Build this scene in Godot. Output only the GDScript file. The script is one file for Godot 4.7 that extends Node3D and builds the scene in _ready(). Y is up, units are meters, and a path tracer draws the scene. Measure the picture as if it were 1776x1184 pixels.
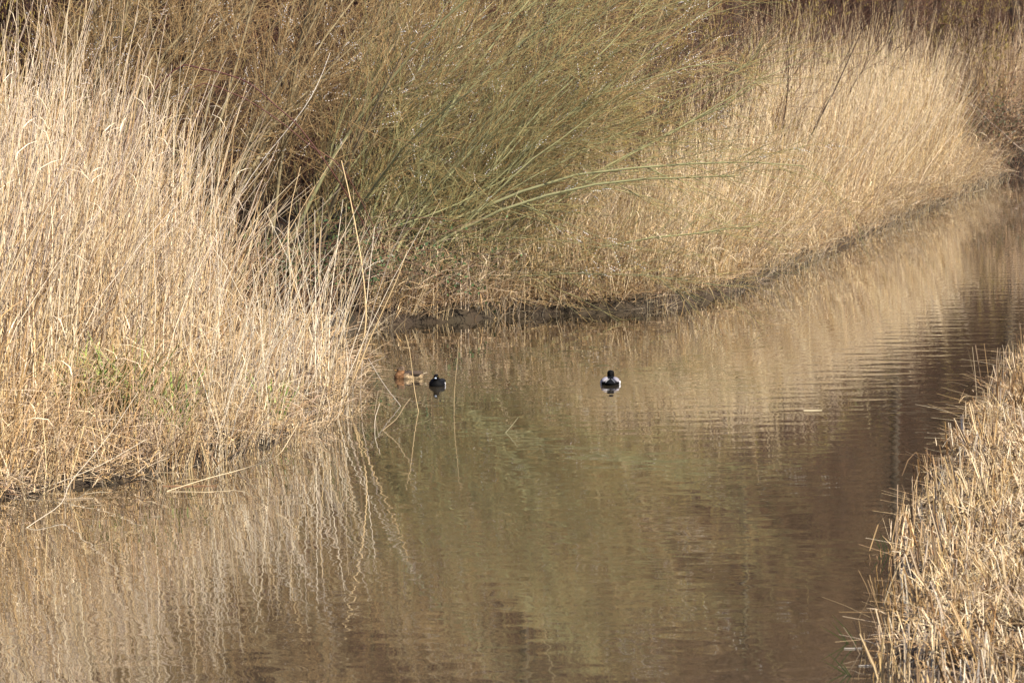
extends Node3D
# A reed-fringed water channel in late winter sun, seen from a bridge through a long lens.

const SUN_FROM := Vector3(0.62, 0.74, 0.55)

# shore lines on the water plane, as Vector2(x, z)
var far_shore := PackedVector2Array([Vector2(-13, 15), Vector2(-11.5, -15), Vector2(-9.6, -28), Vector2(-7.88, -36.23), Vector2(-5.97, -39.89), Vector2(-5.39, -40.60), Vector2(-4.46, -41.52), Vector2(-3.56, -43.35), Vector2(-2.93, -44.95), Vector2(-2.48, -47.89), Vector2(-2.44, -51.24), Vector2(-2.77, -55.50), Vector2(-2.81, -58.14), Vector2(-2.47, -59.45), Vector2(-1.29, -60.23), Vector2(0.12, -61.23), Vector2(2.21, -62.27), Vector2(3.33, -63.67), Vector2(4.61, -66.90), Vector2(6.20, -72.41), Vector2(8.12, -79.41), Vector2(10.45, -87.89), Vector2(13.15, -97.09), Vector2(14.44, -101.61), Vector2(15.26, -103.02), Vector2(21.23, -105.05), Vector2(70, -110)])
var near_shore := PackedVector2Array([Vector2(2.6, 15), Vector2(3.1, -15), Vector2(3.36, -27.84), Vector2(3.48, -29.58), Vector2(3.6, -31.77), Vector2(3.92, -34.18), Vector2(4.5, -37.73), Vector2(4.91, -39.80), Vector2(5.60, -43.09), Vector2(6.33, -46.38), Vector2(7.91, -53.10), Vector2(10.18, -60.03), Vector2(14.00, -69.03), Vector2(30, -86), Vector2(70, -96)])
var far_land: PackedVector2Array
var near_land: PackedVector2Array
var rng := RandomNumberGenerator.new()
var lump := FastNoiseLite.new()
var M := {}
var used := {}

# ------------------------------------------------------------------ geometry collector
class Geo:
	var v := PackedVector3Array()
	var n := PackedVector3Array()
	var c := PackedColorArray()
	var ix := PackedInt32Array()

	func tube(p: PackedVector3Array, r0: float, r1: float, sides: int, c0: Color, c1: Color) -> void:
		var m := p.size()
		var start := v.size()
		var u := Vector3.ZERO
		for k in m:
			var d: Vector3 = (p[mini(k + 1, m - 1)] - p[maxi(k - 1, 0)]).normalized()
			if k == 0:
				u = d.cross(Vector3(0.31, 0.2, 0.93)).normalized()
			u = (u - d * u.dot(d)).normalized()
			var w := d.cross(u)
			var t := float(k) / (m - 1)
			var r := lerpf(r0, r1, t)
			var col := c0.lerp(c1, t)
			for s in sides:
				var a := TAU * s / sides
				var q := u * cos(a) + w * sin(a)
				v.append(p[k] + q * r)
				n.append(q)
				c.append(col)
		for k in m - 1:
			for s in sides:
				var a := start + k * sides + s
				var b := start + k * sides + (s + 1) % sides
				ix.append_array(PackedInt32Array([a, a + sides, b, b, a + sides, b + sides]))

	func ribbon(p: PackedVector3Array, w: PackedFloat32Array, side: Vector3, col: Color) -> void:
		var start := v.size()
		var m := p.size()
		for k in m:
			var d: Vector3 = (p[mini(k + 1, m - 1)] - p[maxi(k - 1, 0)]).normalized()
			var s := (side - d * side.dot(d)).normalized()
			var nn := s.cross(d).normalized()
			v.append(p[k] - s * w[k]); v.append(p[k] + s * w[k])
			n.append(nn); n.append(nn)
			c.append(col); c.append(col)
		for k in m - 1:
			var a := start + k * 2
			ix.append_array(PackedInt32Array([a, a + 2, a + 1, a + 1, a + 2, a + 3]))

	func blob(at: Vector3, axis: Vector3, half: float, r: float, col: Color) -> void:
		var d := axis.normalized()
		var u := d.cross(Vector3(0.31, 0.2, 0.93)).normalized()
		var w := d.cross(u)
		var start := v.size()
		for k in 4:
			var t: float = [-1.0, -0.4, 0.4, 1.0][k]
			var rr: float = r * [0.25, 1.0, 0.9, 0.25][k]
			for s in 4:
				var q := u * cos(TAU * s / 4) + w * sin(TAU * s / 4)
				v.append(at + d * half * t + q * rr)
				n.append((q + d * t * 0.6).normalized())
				c.append(col)
		for k in 3:
			for s in 4:
				var a := start + k * 4 + s
				var b := start + k * 4 + (s + 1) % 4
				ix.append_array(PackedInt32Array([a, a + 4, b, b, a + 4, b + 4]))

	func leaf(at: Vector3, d: Vector3, side: Vector3, length: float, width: float, col: Color) -> void:
		var nn := side.cross(d).normalized()
		var start := v.size()
		v.append(at); v.append(at + d * length * 0.45 - side * width + nn * width * 0.3)
		v.append(at + d * length * 0.45 + side * width + nn * width * 0.3); v.append(at + d * length)
		for k in 4:
			n.append(nn); c.append(col)
		ix.append_array(PackedInt32Array([start, start + 1, start + 2, start + 1, start + 3, start + 2]))

	func mesh() -> ArrayMesh:
		var a := []
		a.resize(Mesh.ARRAY_MAX)
		a[Mesh.ARRAY_VERTEX] = v
		a[Mesh.ARRAY_NORMAL] = n
		a[Mesh.ARRAY_COLOR] = c
		a[Mesh.ARRAY_INDEX] = ix
		var out := ArrayMesh.new()
		out.add_surface_from_arrays(Mesh.PRIMITIVE_TRIANGLES, a)
		return out

# ------------------------------------------------------------------ naming helpers
func numbered(called: String) -> String:
	var k: int = used.get(called, 0)
	used[called] = k + 1
	return called if k == 0 else "%s_%03d" % [called, k]

func tag(o: Node, label := "", category := "", group := "", kind := "") -> void:
	if label: o.set_meta("label", label)
	if category: o.set_meta("category", category)
	if group: o.set_meta("group", group)
	if kind: o.set_meta("kind", kind)

func thing(called: String, at: Vector3, label: String, category: String, group := "", kind := "") -> Node3D:
	var o := Node3D.new()
	o.name = numbered(called)
	add_child(o)
	o.position = at
	tag(o, label, category, group, kind)
	return o

func part(called: String, mesh: Mesh, mat: Material, parent: Node) -> MeshInstance3D:
	var o := MeshInstance3D.new()
	o.name = called
	o.mesh = mesh
	o.material_override = mat
	parent.add_child(o, true)
	return o

func single(called: String, mesh: Mesh, mat: Material, label: String, category: String, group := "", at := Vector3.ZERO) -> MeshInstance3D:
	var o := part(numbered(called), mesh, mat, self)
	o.position = at
	tag(o, label, category, group)
	return o

func many(called: String, mesh: Mesh, mat: Material, places: Array, tints: PackedColorArray, parent: Node) -> void:
	if places.is_empty():
		return
	var mm := MultiMesh.new()
	mm.transform_format = MultiMesh.TRANSFORM_3D
	mm.use_colors = true
	mm.mesh = mesh
	mm.instance_count = places.size()
	for k in places.size():
		mm.set_instance_transform(k, places[k])
		mm.set_instance_color(k, tints[k])
	var o := MultiMeshInstance3D.new()
	o.name = called
	o.multimesh = mm
	o.material_override = mat
	o.set_meta("kind", "stuff")
	parent.add_child(o, true)

# ------------------------------------------------------------------ terrain
func edge_distance(line: PackedVector2Array, p: Vector2) -> float:
	var best := 1e9
	for k in line.size() - 1:
		best = minf(best, p.distance_squared_to(Geometry2D.get_closest_point_to_segment(p, line[k], line[k + 1])))
	return sqrt(best)

func far_inland(p: Vector2) -> float:
	var d := edge_distance(far_shore, p)
	return d if Geometry2D.is_point_in_polygon(p, far_land) else -d

func near_inland(p: Vector2) -> float:
	var d := edge_distance(near_shore, p)
	var wob := 0.34 * lump.get_noise_2d(p.x * 9.0 + 15.0, p.y * 14.0)
	if not Geometry2D.is_point_in_polygon(p, near_land): wob = maxf(-d, wob) * exp(-d * 2.0)
	return d + wob if Geometry2D.is_point_in_polygon(p, near_land) else -d + wob

func height_of(sf: float, sn: float, x: float, z: float) -> float:
	var wob := lump.get_noise_2d(x * 8.0, z * 8.0)
	sf += 0.16 * lump.get_noise_2d(x * 30.0, z * 30.0) + 0.1 * wob
	sn += 0.12 * lump.get_noise_2d(x * 30.0, z * 30.0)
	if sf > 0.0:
		return (0.1 if z > -56.0 else 0.25) * smoothstep(0.0, 0.2, sf) + 0.72 * smoothstep(0.4, 6.0, sf) + 32.0 * smoothstep(11.0, 62.0, sf) + wob * 0.09 * smoothstep(0.1, 1.0, sf)  # steep inland rise is an added hill keeping sky out of the water reflection
	if sn > 0.0:
		return 0.12 * smoothstep(0.0, 0.3, sn) + 0.3 * smoothstep(0.3, 3.0, sn) + wob * 0.07 * smoothstep(0.1, 0.8, sn)
	return maxf(-0.9, -0.06 - 0.6 * minf(-sf, -sn))

func ground_at(x: float, z: float) -> float:
	var p := Vector2(x, z)
	return height_of(far_inland(p), near_inland(p), x, z)

func span(a: float, b: float, step: float) -> PackedFloat32Array:
	var out := PackedFloat32Array()
	var n := int(ceil(absf(b - a) / step))
	for k in n:
		out.append(lerpf(a, b, float(k) / n))
	return out

func build_ground() -> void:
	var xs := span(-110, -14, 6.0) + span(-14, 22, 0.4) + span(22, 112, 6.0)
	var zs := span(24, -24, 4.0) + span(-24, -76, 0.4) + span(-76, -116, 0.7) + span(-116, -262, 6.0)
	var g := Geo.new()
	var nx := xs.size()
	var hs := PackedFloat32Array()
	for z in zs:
		for x in xs:
			hs.append(ground_at(x, z))
	for j in zs.size():
		for i in nx:
			var h := hs[j * nx + i]
			var i0 := maxi(i - 1, 0)
			var i1 := mini(i + 1, nx - 1)
			var j0 := maxi(j - 1, 0)
			var j1 := mini(j + 1, zs.size() - 1)
			g.v.append(Vector3(xs[i], h, zs[j]))
			var sx := (hs[j * nx + i1] - hs[j * nx + i0]) / (xs[i1] - xs[i0])
			var sz := (hs[j1 * nx + i] - hs[j0 * nx + i]) / (zs[j1] - zs[j0])
			g.n.append(Vector3(-sx, 1, -sz).normalized())
			var q := 0.5 + 0.5 * lump.get_noise_2d(xs[i] * 14.0 + 90.0, zs[j] * 14.0)
			g.c.append(Color(0.022, 0.018, 0.014).lerp(Color(0.07, 0.054, 0.037), q) if hs[j * nx + i] < 4.0 else Color(0.1, 0.068, 0.042).lerp(Color(0.16, 0.11, 0.07), q))
	for j in zs.size() - 1:
		for i in nx - 1:
			var a := j * nx + i
			g.ix.append_array(PackedInt32Array([a, a + nx, a + 1, a + 1, a + nx, a + nx + 1]))
	var o := part("ground", g.mesh(), M.soil, self)
	tag(o, "dark peaty bank and ground under the reeds, plus an added hill behind", "ground", "", "structure")

# ------------------------------------------------------------------ water
var waves := []
var duck_spots: Array[Vector2] = [Vector2(-1.11, -51.03), Vector2(1.47, -51.21), Vector2(-1.62, -52.0)]

func build_water() -> void:
	var r := RandomNumberGenerator.new()
	r.seed = 77
	for k in 14:
		var length := 0.14 * pow(1.14, k)
		var turn := r.randf_range(-0.75, 0.75)
		waves.append([cos(turn) * TAU / length, sin(turn) * TAU / length, r.randf() * TAU, pow(length, 0.25)])
	var gust := FastNoiseLite.new()
	gust.seed = 5
	gust.frequency = 0.06
	var gx := span(-60, -9, 3.0) + span(-9, 16, 0.17) + span(16, 75, 3.0)
	var gz := PackedFloat32Array()
	var z := 24.0
	while z > -125.0:
		gz.append(z)
		z -= 3.0 if z > -26.0 or z < -112.0 else (0.038 * absf(z) / 27.0)
	var g := Geo.new()
	var nx := gx.size()
	for j in gz.size():
		for i in nx:
			var x := gx[i]
			var zz := gz[j]
			var calm := 0.5 + 0.5 * clampf(gust.get_noise_2d(x * 0.8, zz * 0.35) * 2.2, -1, 1)
			var strong := lerpf(0.0012, 0.0034, calm) + 0.0045 * exp(-pow((zz + 54.0) / 7.0, 2.0)) * smoothstep(-1.0, 5.0, x)
			var sx := 0.0
			var sz := 0.0
			if x > -9.1 and x < 16.1 and zz < -25.0:
				for w in waves:
					var q: float = cos(w[0] * zz + w[1] * x + w[2]) * w[3]
					sz += q * 0.55
					sx += q * (0.35 if w[1] > 0.0 else -0.35)
				sx *= strong
				sz *= strong
				for d in duck_spots:
					var dx := x - d.x
					var dz := zz - d.y
					var far := sqrt(dx * dx + dz * dz)
					if far < 3.0 and far > 0.05:
						var a := 0.05 * exp(-far * 1.4) * sin(far * 34.0)
						sx += a * dx / far
						sz += a * dz / far
			g.v.append(Vector3(x, 0.0, zz))
			g.n.append(Vector3(-sx, 1.0, -sz).normalized())
			g.c.append(Color.WHITE)
	for j in gz.size() - 1:
		for i in nx - 1:
			var a := j * nx + i
			g.ix.append_array(PackedInt32Array([a, a + nx, a + 1, a + 1, a + nx, a + nx + 1]))
	var o := part("water", g.mesh(), M.water, self)
	tag(o, "calm brown water of the channel", "water", "", "structure")

# ------------------------------------------------------------------ reeds
func reed_points(base: Vector3, h: float, lean: Vector3, power: float, steps: int, r: RandomNumberGenerator) -> PackedVector3Array:
	var p := PackedVector3Array()
	for k in steps + 1:
		var t := float(k) / steps
		var q := base + Vector3(0, h * t, 0) + lean * h * pow(t, power)
		if k > 0:
			q += Vector3(r.randfn(0, 0.006), 0, r.randfn(0, 0.006)) * h
		p.append(q)
	return p

func add_reed(g: Geo, base: Vector3, h: float, lean: Vector3, rad: float, col: Color, leaves: int, r: RandomNumberGenerator) -> void:
	var p := reed_points(base, h, lean, r.randf_range(1.2, 2.2), 4, r)
	g.tube(p, rad, rad * 0.35, 3, col, col)
	for k in leaves:
		var t := r.randf_range(0.25, 0.97) * 4.0
		var i := mini(int(t), 3)
		var at := p[i].lerp(p[i + 1], t - i)
		var a := r.randfn(0.1, 0.9)
		var out := Vector3(cos(a), 0, sin(a))
		var length := r.randf_range(0.14, 0.42)
		var droop := r.randf_range(-0.2, 1.1)
		var q := PackedVector3Array([at, at + (out * 0.35 + Vector3.UP * 0.75) * length * 0.4, at + (out * 0.75 + Vector3.UP * (0.75 - droop * 0.5)) * length * 0.75, at + (out * 1.0 + Vector3.UP * (0.7 - droop)) * length])
		var w := r.randf_range(0.003, 0.0065)
		g.ribbon(q, PackedFloat32Array([w * 0.7, w, w * 0.8, 0.0008]), Vector3(-sin(a), r.randf_range(-0.6, 0.6), cos(a)), col * r.randf_range(0.8, 1.12))

func straw(r: RandomNumberGenerator) -> Color:
	var k := r.randf()
	var c := Color(0.565, 0.45, 0.275)
	if k < 0.34: c = Color(0.67, 0.585, 0.43)
	elif k < 0.48: c = Color(0.48, 0.35, 0.185)
	elif k < 0.62: c = Color(0.40, 0.33, 0.25)
	elif k < 0.73: c = Color(0.28, 0.19, 0.11)
	return c * r.randf_range(0.82, 1.12)

func clump(kind: String, sd: int) -> ArrayMesh:
	var r := RandomNumberGenerator.new()
	r.seed = sd
	var g := Geo.new()
	match kind:
		"tall":
			for k in 6:
				var b := Vector3(r.randfn(0, 0.16), -0.05, r.randfn(0, 0.16))
				add_reed(g, b, r.randf_range(1.4, 2.7) + 1.8 * pow(r.randf(), 2.6), Vector3(r.randfn(0.06, 0.13), 0, r.randfn(0, 0.10)), r.randf_range(0.0055, 0.0095), straw(r), r.randi_range(0, 2), r)
			for k in r.randi_range(0, 2):
				add_reed(g, Vector3(r.randfn(0, 0.15), -0.05, r.randfn(0, 0.15)), r.randf_range(0.9, 2.2), Vector3(clampf(r.randfn(0.25, 0.3), -0.5, 0.5), 0, r.randfn(0, 0.2)), 0.006, straw(r), 1, r)
		"fringe":
			for k in 7:
				var b := Vector3(r.randfn(0, 0.17), -0.08, r.randfn(0, 0.17))
				add_reed(g, b, r.randf_range(0.6, 1.7), Vector3(r.randfn(0.08, 0.16), 0, r.randfn(0.05, 0.12)), r.randf_range(0.0045, 0.0075), straw(r), r.randi_range(0, 2), r)
			for k in 2:
				bent_reed(g, Vector3(r.randfn(0, 0.15), -0.05, r.randfn(0, 0.15)), r.randf_range(0.8, 1.6), r)
		"litter":
			for k in 16:
				var a := r.randf() * TAU
				var d := Vector3(cos(a), r.randf_range(-0.05, 0.45), sin(a)).normalized()
				var at := Vector3(r.randfn(0, 0.22), r.randf_range(0.0, 0.16), r.randfn(0, 0.22))
				var l := r.randf_range(0.25, 0.8)
				g.tube(PackedVector3Array([at, at + d * l * 0.5 + Vector3(0, 0.02, 0), at + d * l]), 0.0048, 0.003, 3, straw(r), straw(r))
			for k in 22:
				var a := r.randf() * TAU
				var at := Vector3(r.randfn(0, 0.24), r.randf_range(0.0, 0.2), r.randfn(0, 0.24))
				var d := Vector3(cos(a), r.randf_range(-0.2, 0.7), sin(a)).normalized()
				var l := r.randf_range(0.12, 0.35)
				g.ribbon(PackedVector3Array([at, at + d * l * 0.5 + Vector3(0, 0.03, 0), at + d * l]), PackedFloat32Array([0.006, 0.008, 0.001]), Vector3(-sin(a), r.randf_range(-0.7, 0.7), cos(a)), straw(r))
		"stubble":
			for k in 11:
				add_stub(g, Vector3(r.randfn(0, 0.12), -0.06, r.randfn(0, 0.12)), r.randf_range(0.12, 0.5), r)
			for k in 5:
				var a := r.randf() * TAU
				var at := Vector3(r.randfn(0, 0.13), 0.0, r.randfn(0, 0.13))
				var l := r.randf_range(0.12, 0.34)
				var d := Vector3(cos(a) * 0.5, 1.0, sin(a) * 0.5).normalized()
				g.ribbon(PackedVector3Array([at, at + d * l * 0.6, at + d * l * 0.85 + Vector3(cos(a), 0, sin(a)) * l * 0.25]), PackedFloat32Array([0.005, 0.006, 0.001]), Vector3(-sin(a), 0, cos(a)), straw(r))
		"thatch":
			for k in 46:
				var a := r.randf() * TAU
				var at := Vector3(r.randfn(0, 0.2), r.randf_range(-0.02, 0.12), r.randfn(0, 0.2))
				var d := Vector3(cos(a), r.randf_range(0.0, 1.5), sin(a)).normalized()
				var l := r.randf_range(0.08, 0.3)
				g.ribbon(PackedVector3Array([at, at + d * l * 0.5 + Vector3(0, 0.015, 0), at + d * l]), PackedFloat32Array([0.003, 0.0045, 0.001]), Vector3(-sin(a), r.randf_range(-0.9, 0.9), cos(a)), straw(r))
	return g.mesh()

func bent_reed(g: Geo, base: Vector3, h: float, r: RandomNumberGenerator) -> void:
	var a := r.randf() * TAU
	var out := Vector3(cos(a), 0, sin(a))
	var knee := base + Vector3(0, h * r.randf_range(0.35, 0.7), 0) + out * h * 0.08
	var tip := knee + out * h * r.randf_range(0.3, 0.55) + Vector3(0, h * r.randf_range(-0.35, 0.15), 0)
	var c := straw(r)
	g.tube(PackedVector3Array([base, base.lerp(knee, 0.5) + out * 0.01, knee]), 0.005, 0.0045, 3, c, c)
	g.tube(PackedVector3Array([knee, knee.lerp(tip, 0.5) - Vector3(0, 0.015, 0), tip]), 0.0045, 0.002, 3, c, c)

func add_stub(g: Geo, b: Vector3, h: float, r: RandomNumberGenerator) -> void:
	var lean := Vector3(r.randfn(0, 0.16), 0, r.randfn(0, 0.16))
	var c := straw(r)
	var p := reed_points(b, h, lean, 1.2, 2, r)
	g.tube(p, r.randf_range(0.003, 0.0062), r.randf_range(0.0025, 0.005), 4, c, c)
	if r.randf() < 0.7:
		var a := r.randf() * TAU
		var s := Vector3(cos(a), 0, sin(a))
		var out := Vector3(-sin(a), 0, cos(a))
		g.ribbon(PackedVector3Array([p[0], p[1] + out * 0.008, p[2] + out * r.randf_range(0.01, 0.06)]), PackedFloat32Array([0.006, r.randf_range(0.004, 0.012), 0.003]), s, straw(r))

func scatter(parent: Node, called: String, variants: Array, box: Rect2, tries: int, sd: int, accept: Callable, mat: Material) -> void:
	# accept(p) gives [0] nothing, or [height scale, lean x, lean z, tint]
	var r := RandomNumberGenerator.new()
	r.seed = sd
	var places := []
	var tints := []
	for k in variants.size():
		places.append([])
		tints.append(PackedColorArray())
	for k in tries:
		var p := box.position + Vector2(r.randf() * box.size.x, r.randf() * box.size.y)
		var a: Array = accept.call(p, r)
		if a.size() < 4:
			continue
		var b := Basis(Vector3.UP, r.randf_range(-0.9, 0.9))
		var up := Vector3(a[1], 1.0, a[2]).normalized()
		b = Basis(Quaternion(Vector3.UP, up)) * b
		var s: float = a[0]
		var wide: float = a[5] if a.size() > 5 else 1.0
		var i := r.randi() % variants.size()
		places[i].append(Transform3D(b.scaled_local(Vector3(r.randf_range(0.9, 1.15) * wide, s, r.randf_range(0.9, 1.15) * wide)), Vector3(p.x, a[4] if a.size() > 4 else ground_at(p.x, p.y), p.y)))
		tints[i].append(a[3])
	for k in variants.size():
		many(called, variants[k], mat, places[k], tints[k], parent)

func waterward(p: Vector2) -> Vector2:
	var d := far_inland(p)
	return -Vector2(far_inland(p + Vector2(0.1, 0)) - d, far_inland(p + Vector2(0, 0.1)) - d) * 10.0

func tone(r: RandomNumberGenerator, base: Color, spread := 0.14) -> Color:
	var k := r.randf_range(1.0 - spread, 1.0 + spread)
	return Color(base.r * k, base.g * k * r.randf_range(0.97, 1.03), base.b * k * r.randf_range(0.92, 1.08))

func build_reeds() -> void:
	var tall := []
	var fringe := []
	var litter := []
	for k in 10:
		tall.append(clump("tall", 100 + k))
		fringe.append(clump("fringe", 200 + k))
	for k in 6:
		litter.append(clump("litter", 300 + k))
	# --- near peninsula of reeds
	var bed := thing("reed_bed", Vector3.ZERO, "dense pale sunlit reed bed nearest on the left-hand bank", "reeds", "", "stuff")
	scatter(bed, "reed_clumps", tall, Rect2(-15, -59, 13.5, 24), 4000, 11, func(p, r):
		var s := far_inland(p)
		if s < 0.25 or p.y < -57.5 or (p.y < -48.5 and s < 0.6): return []
		var front := smoothstep(-47.5, -44.0, p.y)   # 1 along the front, where the short fringe stands
		if s < 2.1 * front + 0.15: return []
		var right := smoothstep(-6.6, -3.5, p.x + (p.y + 48.0) * 0.05)
		if lump.get_noise_2d(p.x * 40.0, p.y * 25.0) < -0.12 + 0.25 * (r.randf() - 0.5): return []
		if r.randf() > 0.92 - 0.87 * smoothstep(0.25, 0.85, right): return []
		var edge := maxf(smoothstep(2.6, 0.2, s), right)
		var hs: float = r.randf_range(0.8, 1.22) * lerpf(1.24, 0.5, right)
		return [hs, minf(0.34, 0.03 + 0.2 * edge * r.randf_range(-0.3, 1.9) + r.randfn(0, 0.09)), r.randfn(0, 0.08), tone(r, Color(1.06, 1.0, 0.94)), ground_at(p.x, p.y), 1.35], M.reed)
	scatter(bed, "fringe_clumps", fringe, Rect2(-15, -58, 13.5, 24), 4600, 12, func(p, r):
		var s := far_inland(p)
		if s < -0.4 or (p.y < -48.5 and s < 0.3): return []
		if s < -0.1 and r.randf() < 0.6: return []
		if s < 0.12: return [r.randf_range(0.45, 0.95), r.randfn(0.06, 0.16), r.randfn(0.05, 0.14), tone(r, Color(0.8, 0.75, 0.68), 0.3)]
		var front := smoothstep(-49.0, -45.0, p.y)
		if s > 0.5 + 1.9 * front: return []
		if lump.get_noise_2d(p.x * 50.0, p.y * 40.0 + 70.0) < -0.1 + 0.3 * (r.randf() - 0.5): return []
		if r.randf() > (0.2 + 0.8 * front) * lerpf(1.0, 0.25, smoothstep(-4.0, -2.9, p.x)): return []
		return [r.randf_range(0.7, 1.12) * (0.62 + 0.38 * smoothstep(-0.1, 0.8, s)), r.randfn(0.06, 0.14), r.randfn(0.02, 0.1), tone(r, Color(1.05, 0.93, 0.77), 0.25), ground_at(p.x, p.y), 1.35], M.reed)
	scatter(bed, "reed_litter", litter, Rect2(-15, -58, 13.5, 24), 1500, 13, func(p, r):
		var s := far_inland(p)
		if s < -0.05 or s > 4.0: return []
		var lift := 0.0
		if s > 1.4 and s < 2.6 and p.y > -46.0: lift = r.randf_range(0.1, 0.7)
		return [1.0, 0.0, 0.0, tone(r, Color(0.9, 0.8, 0.68), 0.25), ground_at(p.x, p.y) + lift], M.reed)
	# --- reeds along the far bank
	var far := thing("reed_bed", Vector3.ZERO, "long golden reed bed lining the far bank behind the ducks", "reeds", "", "stuff")
	scatter(far, "reed_clumps", tall, Rect2(-3, -101, 20, 42), 15000, 21, func(p, r):
		var s := far_inland(p)
		if s < 0.2 or s > 6.2 or p.y > -59.0 or p.x < -2.6: return []
		if p.x > 12.2 - s * 0.12: return []
		if s > 3.2 and r.randf() < 0.45: return []
		if p.x < 0.6 and r.randf() < 0.7: return []
		if p.y > -76.0 and p.y < -66.5 and s > 2.6: return []
		var hs: float = lerpf(0.74, 1.12, smoothstep(-62.0, -80.0, p.y)) * r.randf_range(0.88, 1.1)
		if p.x < 3.0: hs *= lerpf(0.8, 1.0, smoothstep(-2.5, 3.0, p.x))
		var dip := exp(-pow((p.y + 69.0) / 1.6, 2.0))
		if s > 2.0: hs *= 1.0 - 0.2 * dip
		if s > 2.5 and p.y > -67.0 and p.x > 1.5: hs *= 1.25
		return [hs * (1.0 - 0.22 * smoothstep(1.2, 0.2, s)), r.randfn(-0.02, 0.1), r.randfn(0, 0.07), tone(r, Color(1.03, 0.96, 0.83)), ground_at(p.x, p.y), 1.15], M.reed)
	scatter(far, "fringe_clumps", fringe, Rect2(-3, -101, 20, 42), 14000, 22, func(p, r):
		var s := far_inland(p)
		if s < -0.3 or s > 1.1 or p.y > -59.0 or p.x < -2.6: return []
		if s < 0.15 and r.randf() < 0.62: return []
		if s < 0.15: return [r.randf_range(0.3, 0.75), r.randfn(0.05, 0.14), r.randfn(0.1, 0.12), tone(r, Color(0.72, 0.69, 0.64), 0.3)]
		var w: Vector2 = waterward(p) * r.randf_range(0.1, 0.75) * smoothstep(0.9, 0.3, s)
		return [r.randf_range(0.6, 1.05), w.x + r.randfn(0.05, 0.12), w.y + r.randfn(0.0, 0.12), tone(r, Color(0.88, 0.8, 0.7), 0.25)], M.reed)
	scatter(far, "reed_litter", litter, Rect2(-3, -101, 20, 42), 7000, 23, func(p, r):
		var s := far_inland(p)
		if s < 0.1 or s > 1.6 or p.y > -58.5 or p.x < -2.6: return []
		return [0.8, 0.0, 0.0, tone(r, Color(0.7, 0.6, 0.5), 0.25)], M.reed)
	# --- last reeds beyond the bramble bank
	var last := thing("reed_bed", Vector3.ZERO, "smaller distant reed patch behind the dark bramble bank at the channel bend", "reeds", "", "stuff")
	scatter(last, "reed_clumps", tall, Rect2(11, -116, 22, 18), 5000, 31, func(p, r):
		var s := far_inland(p)
		if s < 3.6 or s > 10.0 or p.y > -101.0 or p.x < 11.6: return []
		return [r.randf_range(0.85, 1.2), r.randfn(0.0, 0.08), r.randfn(0, 0.05), tone(r, Color(1.0, 0.9, 0.8)), ground_at(p.x, p.y), 1.2], M.reed)

# ------------------------------------------------------------------ single reeds
func poly(a: Array) -> PackedVector3Array:
	var curve := Curve3D.new()
	for k in a.size():
		curve.add_point(Vector3(a[k][0], a[k][1], a[k][2]))
	# smooth by one Catmull-Rom pass
	var out := PackedVector3Array()
	for k in a.size() - 1:
		var p0 := curve.get_point_position(maxi(k - 1, 0))
		var p1 := curve.get_point_position(k)
		var p2 := curve.get_point_position(k + 1)
		var p3 := curve.get_point_position(mini(k + 2, a.size() - 1))
		for q in 3:
			var t := q / 3.0
			out.append(p1.cubic_interpolate(p2, p0, p3, t))
	out.append(curve.get_point_position(a.size() - 1))
	return out

func stem(label: String, a: Array, r0: float, r1: float, col: Color, twigs := [], called := "standing_reed", category := "reed") -> void:
	var p := poly(a)
	var base := p[p.size() - 1]
	for k in p.size(): p[k] -= base
	var g := Geo.new()
	g.tube(p, r1, r0, 5, col, col)
	var o := single(called, g.mesh(), M.reed, label, category, "", base)
	for t in twigs:
		var q := poly(t)
		for k in q.size(): q[k] -= base
		var h := Geo.new()
		h.tube(q, r1, r1 * 0.7, 4, col, col)
		part("leaf_stub", h.mesh(), M.reed, o)

func hue(c: Color) -> String:
	if c.r > 0.55: return "cream" if c.b / c.r > 0.55 else "golden"
	if c.r > 0.36: return "grey-tan" if c.b / c.r > 0.5 else "tan"
	return "brown"

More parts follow.
